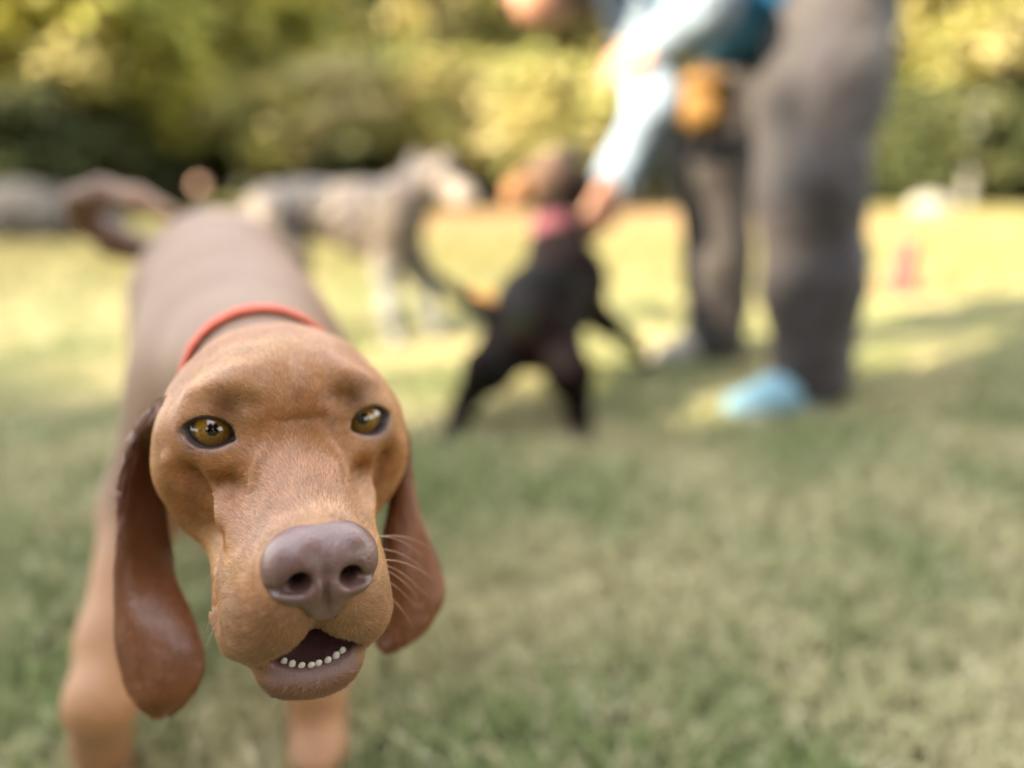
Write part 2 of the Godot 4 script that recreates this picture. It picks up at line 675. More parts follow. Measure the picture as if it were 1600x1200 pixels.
# a hanging ear between two edges, with thickness
func ear(shape: Shape, outer: Array, inner: Array, belly: Array, thick: float, tint: Callable) -> void:
	var rows := 56
	var cols := 26
	var mid := []
	for r in rows + 1:
		var t := float(r) / rows
		var a := curve_at(outer, t)
		var c := curve_at(inner, t)
		var bl := curve_at(belly, t)
		var line := []
		for k in cols + 1:
			var s := float(k) / cols
			var p := a.lerp(c, s) + bl * (4.0 * s * (1.0 - s))
			p += bl.normalized() * (0.0011 * soft.get_noise_2d(s * 160.0, t * 170.0 + thick * 5000.0) + 0.0004 * soft.get_noise_2d(s * 900.0 + 77.0, t * 700.0))
			line.append(p)
		mid.append(line)
	# normals of the middle sheet, then both faces
	var front := []
	var back := []
	for r in rows + 1:
		var fr := []
		var bk := []
		for k in cols + 1:
			var du: Vector3 = mid[r][mini(k + 1, cols)] - mid[r][maxi(k - 1, 0)]
			var dv: Vector3 = mid[mini(r + 1, rows)][k] - mid[maxi(r - 1, 0)][k]
			var n := du.cross(dv).normalized()
			var s := 2.0 * k / cols - 1.0
			var w := thick * sqrt(maxf(0.0, 1.0 - s * s)) * sqrt(clampf((1.0 - float(r) / rows) * 8.0, 0.0, 1.0))
			fr.append(mid[r][k] + n * w)
			bk.append(mid[r][k] - n * w)
		front.append(fr)
		back.append(bk)
	var loop := []
	for r in rows + 1:
		var ring := []
		for k in cols + 1:
			ring.append(front[r][k])
		for k in range(cols - 1, 0, -1):
			ring.append(back[r][k])
		loop.append(ring)
	shape.sheet(loop, true, tint)

func build_vizsla() -> void:
	head_frame()
	var base := G(365, 0.88)
	var root := thing("dog", base, "rust brown short-haired dog with long ears walking up close to the camera", "dog")
	var shape := Shape.new()
	build_head(shape)
	var ear_start := shape.idx.size()
	# ears
	var lo := [[286, 614, .384], [224, 655, .388], [196, 735, .392], [187, 830, .395], [183, 920, .398], [184, 990, .400], [193, 1050, .402], [216, 1092, .404], [246, 1116, .406]]
	var li := [[292, 640, .384], [262, 700, .410], [256, 780, .418], [266, 850, .418], [275, 905, .412], [300, 965, .402], [317, 1022, .398], [308, 1070, .400], [270, 1112, .406]]
	var ro := [[600, 622, .418], [634, 668, .420], [643, 735, .422], [654, 795, .424], [674, 850, .424], [690, 893, .424], [692, 930, .424], [668, 975, .424], [622, 1006, .424]]
	var ri := [[596, 650, .414], [612, 710, .432], [612, 775, .436], [600, 840, .430], [588, 900, .424], [582, 950, .424], [584, 985, .424], [592, 1006, .424], [604, 1014, .424]]
	var ear_tint := func(p: Vector3, _n: Vector3) -> Color:
		var v := soft.get_noise_3d(p.x * 700.0, p.y * 260.0, p.z * 700.0)
		var w := soft.get_noise_3d(p.x * 3600.0, p.y * 1500.0, p.z * 3600.0)
		return Color(0.165, 0.046, 0.016).lerp(Color(0.25, 0.084, 0.028), clampf(0.5 + v, 0.0, 1.0)) * (1.0 + 0.15 * w)
	var px := func(a: Array) -> Vector3: return P(a[0], a[1], a[2])
	var fwd := -cam_xf.basis.z
	var bell_l := []
	var bell_r := []
	for i in 9:
		bell_l.append(-fwd * 0.006 * (1.0 if i < 8 else 0.2) - cam_xf.basis.x * 0.004)
		bell_r.append(-fwd * 0.006 * (1.0 if i < 8 else 0.2))
	ear(shape, lo.map(px), li.map(px), bell_l, 0.0028, ear_tint)
	ear(shape, ri.map(px), ro.map(px), bell_r, 0.0026, ear_tint)
	var head_end := ear_start
	var inv := HX.affine_inverse()
	var nose_egg := Body.new().egg_make(L(0, -36, 62), L(23.5, 20, 18), 0.0, Basis.IDENTITY)
	fur(root, base, shape.pos, shape.nor, shape.col, shape.idx.slice(0, head_end), 190000, func(p: Vector3, _n: Vector3) -> Vector3:
		var q := inv * p
		var side := clampf(q.x * 30.0, -1.0, 1.0)
		return HX.basis * Vector3(side * 0.35, -0.35 * smoothstep(0.0, -0.04, q.y), -1.0),
		func(p: Vector3) -> bool:
			var q := inv * p
			if nose_egg.dist(q) < 0.0005 or q.z < -0.09:
				return false
			if q.z > 0.02 and q.y < -0.078 and q.y > -0.0935 and absf(q.x) < 0.021:
				return false
			for e: Array in lids:
				if (e[0] as Prim).dist(q) < 0.0014 or (e[1] as Prim).dist(q) < 0.001:
					return false
			return true, 0.0030, 3)
	fur(root, base, shape.pos, shape.nor, shape.col, shape.idx.slice(head_end), 140000, func(_p: Vector3, _n: Vector3) -> Vector3: return Vector3(0, -1, 0.1),
		func(_p: Vector3) -> bool: return true, 0.0042, 4)
	# trunk, neck, legs and tail
	var b := Body.new()
	b.chain([HX * L(0, -24, -66), 0.038, P(412, 598, 0.49), 0.038, P(394, 580, 0.58), 0.052, P(382, 562, 0.67), 0.078, P(368, 515, 0.82), 0.088, P(352, 470, 0.97), 0.084, P(345, 436, 1.10), 0.092, P(330, 425, 1.16), 0.07], 0.035)
	b.egg(P(374, 640, 0.70), Vector3(0.072, 0.085, 0.10), 0.05)
	b.egg(P(366, 590, 0.86), Vector3(0.080, 0.085, 0.13), 0.05)
	b.chain([P(292, 620, 0.69), 0.050, P(222, 790, 0.70), 0.033, P(172, 1000, 0.625), 0.0225, P(158, 1098, 0.595), 0.0235, P(158, 1150, 0.625), 0.020, P(160, 1205, 0.655), 0.020], 0.02)
	b.egg(P(160, 1218, 0.640), Vector3(0.024, 0.017, 0.030), 0.012)
	b.chain([P(480, 620, 0.69), 0.056, P(500, 800, 0.715), 0.036, P(497, 1000, 0.70), 0.025, P(496, 1080, 0.69), 0.0225, P(497, 1145, 0.69), 0.0205, P(498, 1172, 0.672), 0.022], 0.02)
	b.egg(P(498, 1180, 0.662), Vector3(0.025, 0.017, 0.030), 0.012)
	for s in [-1.0, 1.0]:
		var hx: float = 345.0 + s * 62.0
		b.chain([P(hx, 470, 1.10), 0.072, P(hx + s * 14.0, 620, 1.04), 0.052, P(hx + s * 14.0, 740, 1.18), 0.024, P(hx + s * 14.0, 815, 1.15), 0.020], 0.03)
		b.egg(G(hx + s * 14.0, 1.10) + Vector3(0, 0.02, 0), Vector3(0.025, 0.018, 0.034), 0.012)
	b.chain([P(320, 405, 1.16), 0.034, P(250, 398, 1.20), 0.025, P(180, 378, 1.20), 0.024, P(132, 345, 1.19), 0.023, P(124, 315, 1.17), 0.022, P(160, 302, 1.15), 0.021, P(215, 312, 1.13), 0.018, P(268, 334, 1.12), 0.012], 0.012)
	var lo3 := Vector3(1e3, -0.01, 1e3)
	var hi3 := Vector3(-1e3, 0, -1e3)
	for q in b.adds:
		for e: Vector3 in [q.a, q.a + (q.ba if q.round_cone else Vector3.ZERO)]:
			lo3 = lo3.min(e - Vector3.ONE * 0.13)
			hi3 = hi3.max(e + Vector3.ONE * 0.13)
	var mm := b.mesh(0.007, lo3, hi3)
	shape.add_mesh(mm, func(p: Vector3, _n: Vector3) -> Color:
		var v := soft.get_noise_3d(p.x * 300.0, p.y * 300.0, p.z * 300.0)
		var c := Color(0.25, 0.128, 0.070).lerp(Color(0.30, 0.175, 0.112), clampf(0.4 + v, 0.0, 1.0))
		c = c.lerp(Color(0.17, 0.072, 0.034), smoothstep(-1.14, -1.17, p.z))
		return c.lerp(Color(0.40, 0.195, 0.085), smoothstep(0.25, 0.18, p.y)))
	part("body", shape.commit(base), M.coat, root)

	# nose leather
	var nb := Body.new()
	nb.egg(L(1, -32, 61), L(21.0, 15.5, 14.5), 0.008)
	nb.egg(L(1, -41, 63), L(16, 11, 13), 0.010)
	for s: float in [-1.0, 1.0]:
		nb.egg(L(s * 11 + 1, -30, 67), L(11, 11, 10), 0.008)
		nb.egg(L(s * 11.5 + 1, -41, 68.5), L(8.5, 5.0, 8.5), 0.005)
		nb.egg(L(s * 16.5 + 1, -34, 66), L(5.5, 8.0, 8.0), 0.005)
		nb.cone(L(s * 3.5 + 1, -38, 74.5), 0.004, L(s * 2.5 + 1, -51, 71), 0.004, 0.006)
		nb.cut_egg(L(s * 10.0 + 1, -34.5, 77), L(4.4, 4.6, 40), 0.003)
		nb.cut_cone(L(s * 12.0 + 1, -37, 76.5), 0.0020, L(s * 21 + 1, -38.5, 71), 0.0011, 0.003)
	nb.cut_cone(L(1, -32, 78), 0.0007, L(1, -54, 76), 0.0010, 0.004)
	var nm := nb.mesh(0.0013, L(-27, -60, 44), L(27, -14, 84))
	var ns := Shape.new()
	var np: PackedVector3Array = nm[0]
	var nn: PackedVector3Array = nm[1]
	var nc := PackedColorArray()
	for i in np.size():
		var v := soft.get_noise_3dv(np[i] * 3000.0)
		var q := np[i] * 1000.0
		var c := Color(0.125, 0.060, 0.050).lerp(Color(0.18, 0.095, 0.085), clampf(0.5 + v, 0, 1))
		nc.append(c)
		np[i] = HX * np[i]
		nn[i] = HX.basis * nn[i]
	ns.add(np, nn, nc, nm[2])
	part("nose", ns.commit(base), M.nose, root)

	# eyes
	for s: float in [-1.0, 1.0]:
		var es := Shape.new()
		var gaze: Vector3 = (HX.basis.inverse() * (cam_xf.origin + cam_xf.basis.x * 0.02 - HX * L(s * 34, -1, -15))).normalized()
		gaze = (gaze * 0.6 + eye_basis(s).z * 0.4).normalized()
		var ex := Vector3.UP.cross(gaze).normalized()
		var ey := gaze.cross(ex)
		var grid := []
		var tone := PackedColorArray()
		for r in 41:
			var th := PI * pow(r / 40.0, 1.35)
			var ring := []
			var rad := 13.4 + 0.5 * exp(-pow(th / 0.42, 2.0))
			for k in 48:
				var a := TAU * k / 48
				ring.append(HX * (L(s * 34, -1, -15) + (gaze * cos(th) + (ex * cos(a) + ey * sin(a)) * sin(th)) * rad * 0.001))
			grid.append(ring)
		var c0 := HX * L(s * 34, -1, -15)
		var g0 := HX.basis * gaze
		es.sheet(grid, true, func(p: Vector3, _n: Vector3) -> Color:
			var th := (p - c0).normalized().angle_to(g0)
			var spoke := soft.get_noise_3dv((p - c0).normalized() * 420.0)
			var c := Color(0.24, 0.112, 0.012).lerp(Color(0.13, 0.062, 0.008), clampf(0.5 + spoke * 1.2, 0.0, 1.0))
			c = c.lerp(Color(0.10, 0.045, 0.01), smoothstep(0.54, 0.64, th))
			c = c.lerp(Color(0.004, 0.003, 0.003), 1.0 - smoothstep(0.20, 0.24, th))
			return c.lerp(Color(0.03, 0.018, 0.014), smoothstep(0.64, 0.70, th)))
		part("eye", es.commit(base), M.eye, root)

	# lower front teeth
	for i in 8:
		var x := -13.0 + 26.0 * i / 7.0
		var big: float = [1.0, 0.9, 0.55, 0.5, 0.55, 0.6, 0.85, 0.95][i]
		var ts := Shape.new()
		var y0: float = -89.4 + [0.5, 0.2, 0.0, -0.2, 0.0, 0.1, 0.3, 0.5][i]
		var z0 := 57.0 - 0.022 * x * x
		x += [0.3, -0.2, 0.0, 0.3, -0.3, 0.2, 0.3, -0.2][i]
		var pts := [HX * L(x, y0, z0), HX * L(x, y0 + 1.6, z0 + 0.6), HX * L(x + 0.2, y0 + 1.4 + 2.2 * big, z0 + 0.8), HX * L(x + 0.3, y0 + 1.8 + 2.7 * big, z0 + 0.5)]
		ts.tube(pts, [0.0013, 0.0017, 0.0015, 0.0008], 12, flat_tint(Color(0.62, 0.58, 0.50)), 0.6, HX.basis.x)
		part("tooth", ts.commit(base), M.tooth, root)

	# whiskers
	var wr := RandomNumberGenerator.new()
	wr.seed = 5
	for s: float in [-1.0, 1.0]:
		for i in (8 if s > 0.0 else 4):
			var ws := Shape.new()
			var a := L(s * (30 + wr.randf() * 4), -44 - i % 5 * 6.5, 44 - wr.randf() * 16)
			var len := wr.randf_range(0.018, 0.030) * (1.0 if s > 0.0 else 0.5)
			var dir := Vector3(s * 0.9, -0.1 - 0.12 * (i % 5) + wr.randf() * 0.15, -0.2 + wr.randf() * 0.3).normalized()
			var pts := []
			var rr := []
			for k in 7:
				var t := k / 6.0
				pts.append(HX * (a + dir * len * t + Vector3(0, -0.014, 0) * t * t))
				rr.append(lerpf(0.00022, 0.00006, t))
			ws.tube(pts, rr, 5, flat_tint(Color(0.5, 0.32, 0.2)))
			part("whisker", ws.commit(base), M.hair, root)

	# collar
	var cs := Shape.new()
	var ca := P(413, 596, 0.487)
	var axis := (P(388, 575, 0.60) - HX * L(0, -24, -66)).normalized()
	var sx := axis.cross(Vector3.UP).normalized()
	var sy := sx.cross(axis)
	var rings := []
	for k in 64:
		var a := TAU * k / 64
		var o := sx * cos(a) + sy * sin(a)
		var ring := []
		var rad := 0.03
		while rad < 0.12 and Body.value(ca + o * rad, b.adds, b.subs) < 0.0:
			rad += 0.0005
		rad += 0.0012
		for j in 12:
			var t := TAU * j / 12
			ring.append(ca + o * (rad + 0.0022 * cos(t)) + axis * 0.0095 * sin(t))
		rings.append(ring)
	rings.append(rings[0])
	cs.sheet(rings, true, flat_tint(Color(0.60, 0.095, 0.045)))
	part("collar", cs.commit(base), M.cloth, root)

# ------------------------------------------------------------------ other animals and the person
func bounds(b: Body, pad: float) -> Array:
	var lo3 := Vector3.ONE * 1e3
	var hi3 := -lo3
	for q in b.adds:
		var r := pad
		if q.round_cone:
			r += maxf(q.ra, q.ra + q.dr)
		else:
			r += 1.0 / minf(q.ir.x, minf(q.ir.y, q.ir.z))
		for e: Vector3 in [q.a, q.a + (q.ba if q.round_cone else Vector3.ZERO)]:
			lo3 = lo3.min(e - Vector3.ONE * r)
			hi3 = hi3.max(e + Vector3.ONE * r)
	return [lo3, hi3]

func body_mesh(b: Body, cell: float, base: Vector3, tint: Callable, rough := 0.0, freq := 60.0) -> ArrayMesh:
	var bb := bounds(b, 0.02)
	var m := b.mesh(cell, bb[0], bb[1])
	if rough > 0.0:
		var pos: PackedVector3Array = m[0]
		var nor: PackedVector3Array = m[1]
		for i in pos.size():
			pos[i] += nor[i] * rough * soft.get_noise_3dv(pos[i] * freq)
		m[0] = pos
		m[1] = Body.normals(pos, m[2])
	var s := Shape.new()
	s.add_mesh(m, tint)
	return s.commit(base)

# a flat strap round a neck
func strap(c: Vector3, axis: Vector3, r: float, half: float, tint: Color, base: Vector3) -> ArrayMesh:
	var cs := Shape.new()
	var sx := axis.cross(Vector3.UP).normalized()
	var sy := sx.cross(axis)
	var rings := []
	for k in 40:
		var a := TAU * k / 40
		var o := sx * cos(a) + sy * sin(a)
		var ring := []
		for j in 10:
			var t := TAU * j / 10
			ring.append(c + o * (r + 0.002 * cos(t)) + axis * half * sin(t))
		rings.append(ring)
	rings.append(rings[0])
	cs.sheet(rings, true, flat_tint(tint))
	return cs.commit(base)

func ball(c: Vector3, r: float, tint: Color, base: Vector3) -> ArrayMesh:
	var s := Shape.new()
	var grid := []
	for i in 13:
		var th := PI * i / 12
		var ring := []
		for k in 16:
			var a := TAU * k / 16
			ring.append(c + Vector3(sin(th) * cos(a), cos(th), sin(th) * sin(a)) * r)
		grid.append(ring)
	s.sheet(grid, true, flat_tint(tint))
	return s.commit(base)

func build_black_dog() -> void:
	var base := G(830, 1.68)
	var root := thing("dog", base, "black dog seen from behind in a pink collar, reaching up to the hand", "dog")
	var b := Body.new()
	var rump := P(826, 520, 1.56)
	var loin := P(842, 480, 1.65)
	var chest := P(880, 440, 1.78)
	var neck := P(872, 375, 1.84)
	b.chain([rump, 0.078, loin, 0.084, chest, 0.092, P(872, 405, 1.83), 0.062, neck, 0.048, P(868, 325, 1.87), 0.050], 0.05)
	b.egg(P(872, 480, 1.80), Vector3(0.075, 0.09, 0.08), 0.05)
	# head, nose lifted to the hand
	b.egg(P(862, 285, 1.88), Vector3(0.066, 0.062, 0.070), 0.03)
	b.cone(P(872, 268, 1.93), 0.038, P(895, 238, 2.00), 0.026, 0.03)
	b.cone(P(862, 262, 1.86), 0.040, P(872, 250, 1.92), 0.034, 0.03)
	# hanging ears
	b.chain([P(828, 272, 1.87), 0.022, P(808, 295, 1.86), 0.028, P(800, 318, 1.86), 0.020], 0.012)
	b.chain([P(900, 272, 1.89), 0.020, P(913, 295, 1.89), 0.024, P(914, 318, 1.88), 0.018], 0.012)
	# hind legs, spread
	b.chain([P(795, 535, 1.56), 0.058, P(762, 580, 1.50), 0.044, P(733, 618, 1.56), 0.024, P(716, 655, 1.53), 0.018, P(706, 676, 1.51), 0.019], 0.03)
	b.egg(G(703, 1.50) + Vector3(0, 0.018, 0), Vector3(0.024, 0.018, 0.032), 0.012)
	b.chain([P(868, 535, 1.57), 0.056, P(890, 585, 1.50), 0.042, P(903, 622, 1.55), 0.023, P(905, 655, 1.53), 0.018, P(906, 672, 1.52), 0.019], 0.03)
	b.egg(G(908, 1.50) + Vector3(0, 0.018, 0), Vector3(0.024, 0.018, 0.032), 0.012)
	# front legs
	b.chain([P(905, 465, 1.82), 0.050, P(945, 505, 1.90), 0.030, P(985, 535, 1.98), 0.021, P(1005, 556, 2.02), 0.020], 0.03)
	b.egg(G(1012, 2.04) + Vector3(0, 0.018, 0), Vector3(0.032, 0.018, 0.028), 0.012)
	b.chain([P(850, 480, 1.84), 0.05, P(852, 530, 1.92), 0.028, P(855, 565, 1.95), 0.02], 0.03)
	b.egg(G(856, 1.97) + Vector3(0, 0.018, 0), Vector3(0.026, 0.018, 0.032), 0.012)
	# tail swung out to the side
	b.chain([P(805, 505, 1.54), 0.024, P(765, 488, 1.54), 0.019, P(720, 462, 1.56), 0.015, P(690, 442, 1.58), 0.012, P(668, 420, 1.60), 0.009], 0.02)
	var head_c := P(862, 285, 1.88)
	var left_ear := P(804, 300, 1.86)
	part("body", body_mesh(b, 0.008, base, func(p: Vector3, _n: Vector3) -> Color:
		var v := soft.get_noise_3dv(p * 300.0)
		var c := Color(0.010, 0.0075, 0.007) * (1.0 + 0.5 * v)
		var brown := clampf(1.3 - (p - (head_c + Vector3(0, 0.03, 0.0))).length() / 0.075, 0.0, 1.0)
		c = c.lerp(Color(0.20, 0.125, 0.095), brown)
		c = c.lerp(Color(0.27, 0.135, 0.07), clampf(1.7 - (p - left_ear).length() / 0.04, 0.0, 1.0))
		return c, 0.004, 900.0), M.black_fur, root)
	part("collar", strap(P(868, 362, 1.835), (P(868, 325, 1.87) - P(872, 405, 1.83)).normalized(), 0.058, 0.022, Color(0.13, 0.026, 0.040), base), M.cloth, root)
	part("nose", ball(P(899, 233, 2.015), 0.016, Color(0.03, 0.02, 0.02), base), M.nose, root)
	for s: float in [-1.0, 1.0]:
		part("eye", ball(P(873.0 + s * 15.0, 250.0, 1.955), 0.012, Color(0.04, 0.02, 0.01), base), M.eye, root)

func build_grey_dog() -> void:
	var base := G(540, 2.42)
	var root := thing("dog", base, "pale grey and brown mottled dog standing side-on behind the black dog", "dog")
	var b := Body.new()
	b.chain([P(432, 330, 2.38), 0.082, P(490, 330, 2.38), 0.080, P(560, 338, 2.38), 0.092, P(615, 338, 2.37), 0.092], 0.05)
	b.egg(P(590, 362, 2.38), Vector3(0.12, 0.085, 0.085), 0.05)
	b.chain([P(615, 330, 2.37), 0.080, P(645, 305, 2.36), 0.065, P(668, 290, 2.35), 0.060], 0.04)
	b.egg(P(682, 283, 2.34), Vector3(0.062, 0.060, 0.062), 0.03)
	b.chain([P(695, 290, 2.32), 0.044, P(724, 306, 2.28), 0.036, P(734, 312, 2.27), 0.030], 0.02)
	b.chain([P(660, 268, 2.36), 0.022, P(650, 255, 2.37), 0.026, P(640, 274, 2.38), 0.018], 0.01)
	b.chain([P(694, 262, 2.32), 0.020, P(694, 250, 2.30), 0.022, P(702, 262, 2.28), 0.016], 0.01)
	# front legs
	b.chain([P(608, 365, 2.34), 0.060, P(604, 425, 2.34), 0.038, P(610, 490, 2.32), 0.028, P(616, 525, 2.32), 0.026], 0.03)
	b.egg(G(622, 2.30) + Vector3(0, 0.022, 0), Vector3(0.042, 0.022, 0.030), 0.015)
	b.chain([P(632, 365, 2.44), 0.055, P(652, 420, 2.46), 0.036, P(672, 475, 2.50), 0.027, P(678, 505, 2.50), 0.025], 0.03)
	b.egg(G(685, 2.48) + Vector3(0, 0.022, 0), Vector3(0.042, 0.022, 0.030), 0.015)
	# hind legs
	for s: float in [-1.0, 1.0]:
		var dd := 2.38 - s * 0.06
		b.chain([P(428, 345, dd), 0.075, P(450.0 + s * 8.0, 410, dd), 0.050, P(412.0 + s * 8.0, 470, dd), 0.026, P(420.0 + s * 8.0, 520, dd), 0.024], 0.03)
		b.egg(G(428.0 + s * 8.0, dd - 0.02) + Vector3(0, 0.022, 0), Vector3(0.042, 0.022, 0.030), 0.015)
	b.chain([P(405, 322, 2.39), 0.034, P(385, 345, 2.40), 0.030, P(372, 390, 2.42), 0.026, P(376, 425, 2.43), 0.016], 0.03)
	var dark := [P(452, 352, 2.30), P(545, 330, 2.29), P(640, 292, 2.30)]
	part("body", body_mesh(b, 0.010, base, func(p: Vector3, _n: Vector3) -> Color:
		var v := soft.get_noise_3d(p.x * 190.0, p.y * 120.0, p.z * 190.0)
		var c := Color(0.115, 0.088, 0.072).lerp(Color(0.042, 0.033, 0.033), smoothstep(0.0, 0.22, v))
		for q: Vector3 in dark:
			c = c.lerp(Color(0.045, 0.032, 0.036), 0.85 * clampf(1.5 - (p - q).length() / 0.055, 0.0, 1.0))
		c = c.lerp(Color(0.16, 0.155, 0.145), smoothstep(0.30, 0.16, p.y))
		c = c.lerp(Color(0.24, 0.19, 0.165), clampf(1.6 - (p - P(722, 306, 2.28)).length() / 0.05, 0.0, 1.0))
		return c, 0.010, 1100.0), M.fur, root)
	part("nose", ball(P(742, 308, 2.255), 0.016, Color(0.04, 0.03, 0.03), base), M.nose, root)
	part("eye", ball(P(704, 279, 2.292), 0.013, Color(0.05, 0.03, 0.02), base), M.eye, root)

# palm and five bent fingers, appended to a body
func add_hand(b: Body, wrist: Vector3, dir: Vector3, back: Vector3, curl: float) -> void:
	dir = dir.normalized()
	back = (back - dir * back.dot(dir)).normalized()
	var side := dir.cross(back)
	for i in 4:
		var off := (i - 1.5) * 0.019
		var root := wrist + dir * (0.088 - absf(i - 1.2) * 0.004) + side * off
		b.cone(wrist + side * off * 0.6, 0.017, root, 0.0125, 0.012)
		var d := dir
		var p := root
		var ln: float = [0.040, 0.045, 0.042, 0.033][i]
		for j in 3:
			d = (d - back * curl).normalized()
			var q: Vector3 = p + d * ln * [1.0, 0.65, 0.5][j]
			b.cone(p, 0.0098 - j * 0.001, q, 0.0090 - j * 0.001, 0.004)
			p = q
	var tb := wrist + dir * 0.03 - side * 0.030
	var t1 := tb + (dir * 0.7 - side * 0.6 - back * 0.3).normalized() * 0.040
	var t2 := t1 + (dir * 0.9 - side * 0.1 - back * 0.5).normalized() * 0.030
	b.cone(wrist + dir * 0.012, 0.016, tb, 0.014, 0.012)
	b.cone(tb, 0.0130, t1, 0.0110, 0.006)
	b.cone(t1, 0.0108, t2, 0.0090, 0.004)

func build_person() -> void:
	var base := G(1210, 1.9)
	var root := thing("person", base, "person in teal jacket and loose grey trousers bending down to the black dog", "person")
	var hip_n := P(1305, 0, 1.74)
	var knee_n := P(1268, 300, 1.63)
	var ank_n := P(1268, 585, 1.69)
	var hip_f := P(1205, 30, 2.02)
	var knee_f := P(1100, 262, 2.04)
	var ank_f := P(1118, 532, 2.13)
	var pelvis := P(1255, -25, 1.86)
	var chest := P(1040, -120, 1.90)
	var sh_n := P(1060, -135, 1.72)
	var el_n := P(1098, 8, 1.62)
	var wr_n := P(1035, 66, 1.68)
	var sh_f := P(955, -110, 2.02)
	var el_f := P(1030, 165, 1.97)
	var wr_f := P(958, 285, 1.88)
	var neck := P(935, -130, 1.90)
	var head := P(858, -35, 1.90)
	# skin: one figure from head to feet
	var b := Body.new()
	b.chain([pelvis, 0.12, chest, 0.125, neck, 0.06, head + Vector3(0.03, 0.02, 0), 0.06], 0.05)
	b.egg(head, Vector3(0.090, 0.105, 0.076), 0.02)
	b.egg(head + Vector3(-0.030, -0.062, 0), Vector3(0.055, 0.050, 0.052), 0.03)
	b.cone(head + Vector3(-0.088, -0.005, 0), 0.010, head + Vector3(-0.104, -0.045, 0), 0.013, 0.012)
	b.cone(head + Vector3(-0.078, -0.078, 0.015), 0.009, head + Vector3(-0.078, -0.078, -0.015), 0.009, 0.008)
	for s: float in [-1.0, 1.0]:
		b.egg(head + Vector3(0.012, -0.012, s * 0.077), Vector3(0.018, 0.030, 0.010), 0.006)
		b.cut_egg(head + Vector3(-0.092, -0.004, s * 0.032), Vector3(0.016, 0.010, 0.017), 0.012)
	b.chain([hip_n, 0.075, knee_n, 0.055, ank_n, 0.038], 0.03)
	b.chain([hip_f, 0.075, knee_f, 0.055, ank_f, 0.038], 0.03)
	b.cone(ank_n, 0.036, G(1190, 1.655) + Vector3(0, 0.035, 0), 0.026, 0.02)
	b.cone(ank_f, 0.036, G(1062, 2.13) + Vector3(0, 0.035, 0), 0.026, 0.02)
	b.chain([sh_n, 0.05, el_n, 0.040, wr_n, 0.029], 0.03)
	b.chain([sh_f, 0.05, el_f, 0.040, wr_f, 0.029], 0.03)
	add_hand(b, wr_n, P(975, 92, 1.72) - wr_n, Vector3(0.1, 0.5, 0.8), 0.28)
	add_hand(b, wr_f, P(930, 345, 1.86) - wr_f, Vector3(0.5, 0.3, 0.7), 0.30)
	part("body", body_mesh(b, 0.0085, base, func(p: Vector3, _n: Vector3) -> Color:
		return Color(0.36, 0.175, 0.12) * (1.0 + 0.15 * soft.get_noise_3dv(p * 400.0))), M.skin, root)
	# hair
	var hb := Body.new()
	hb.egg(head + Vector3(0.016, 0.020, 0), Vector3(0.096, 0.100, 0.084), 0.02)
	hb.egg(head + Vector3(0.070, -0.020, 0), Vector3(0.045, 0.075, 0.062), 0.03)
	hb.cut_egg(head + Vector3(-0.085, -0.060, 0), Vector3(0.085, 0.110, 0.095), 0.01)
	part("hair", body_mesh(hb, 0.008, base, func(p: Vector3, _n: Vector3) -> Color:
		return Color(0.10, 0.055, 0.03) * (1.0 + 0.5 * soft.get_noise_3d(p.x * 900.0, p.y * 300.0, p.z * 900.0)), 0.006, 900.0), M.fur, root)
	for s: float in [-1.0, 1.0]:
		part("eye", ball(head + Vector3(-0.074, -0.004, s * 0.031), 0.012, Color(0.3, 0.25, 0.22), base), M.eye, root)
	# trousers
	var t := Body.new()
	t.chain([hip_n, 0.135, P(1278, 160, 1.67), 0.128, knee_n + Vector3(-0.005, 0, 0), 0.104, P(1272, 450, 1.66), 0.100, ank_n, 0.090], 0.05)
	t.chain([hip_f, 0.130, P(1150, 150, 2.03), 0.118, knee_f + Vector3(0.02, 0, 0), 0.104, P(1122, 410, 2.09), 0.088, ank_f, 0.085], 0.05)
	t.chain([pelvis, 0.150, hip_n, 0.12], 0.06)
	t.chain([pelvis, 0.150, hip_f, 0.12], 0.06)
	t.cut_egg(ank_n + Vector3(0, -0.10, 0), Vector3(0.10, 0.06, 0.10), 0.01)
	t.cut_egg(ank_f + Vector3(0, -0.10, 0), Vector3(0.10, 0.06, 0.10), 0.01)
	var tm := body_mesh(t, 0.012, base, func(p: Vector3, _n: Vector3) -> Color:
		var v := soft.get_noise_3d(p.x * 160.0, p.y * 70.0, p.z * 160.0)
		return Color(0.038, 0.030, 0.031) * (1.0 + 0.3 * v), 0.014, 260.0)
	part("trousers", tm, M.cloth, root)
	# jacket
	var j := Body.new()
	j.chain([P(1235, -45, 1.86), 0.172, P(1140, -75, 1.88), 0.180, chest, 0.172, P(975, -130, 1.90), 0.11], 0.06)
	j.egg(P(1135, 20, 1.88), Vector3(0.13, 0.11, 0.13), 0.06)
	j.egg(P(1195, -20, 1.74), Vector3(0.12, 0.10, 0.11), 0.06)
	part("jacket", body_mesh(j, 0.012, base, func(p: Vector3, _n: Vector3) -> Color:
		return Color(0.02, 0.17, 0.36) * (1.0 + 0.2 * soft.get_noise_3dv(p * 120.0)), 0.02, 150.0), M.cloth, root)
	for a: Array in [[sh_n, el_n, wr_n], [sh_f, el_f, wr_f]]:
		var sl := Body.new()
		sl.chain([a[0], 0.082, a[1], 0.070, a[2], 0.050], 0.04)
		sl.cut_egg((a[2] as Vector3) + ((a[2] - a[1]) as Vector3).normalized() * 0.055, Vector3.ONE * 0.05, 0.01)
		part("sleeve", body_mesh(sl, 0.010, base, func(p: Vector3, _n: Vector3) -> Color:
			return Color(0.20, 0.25, 0.33) * (1.0 + 0.12 * soft.get_noise_3dv(p * 150.0)), 0.014, 210.0), M.cloth, root)
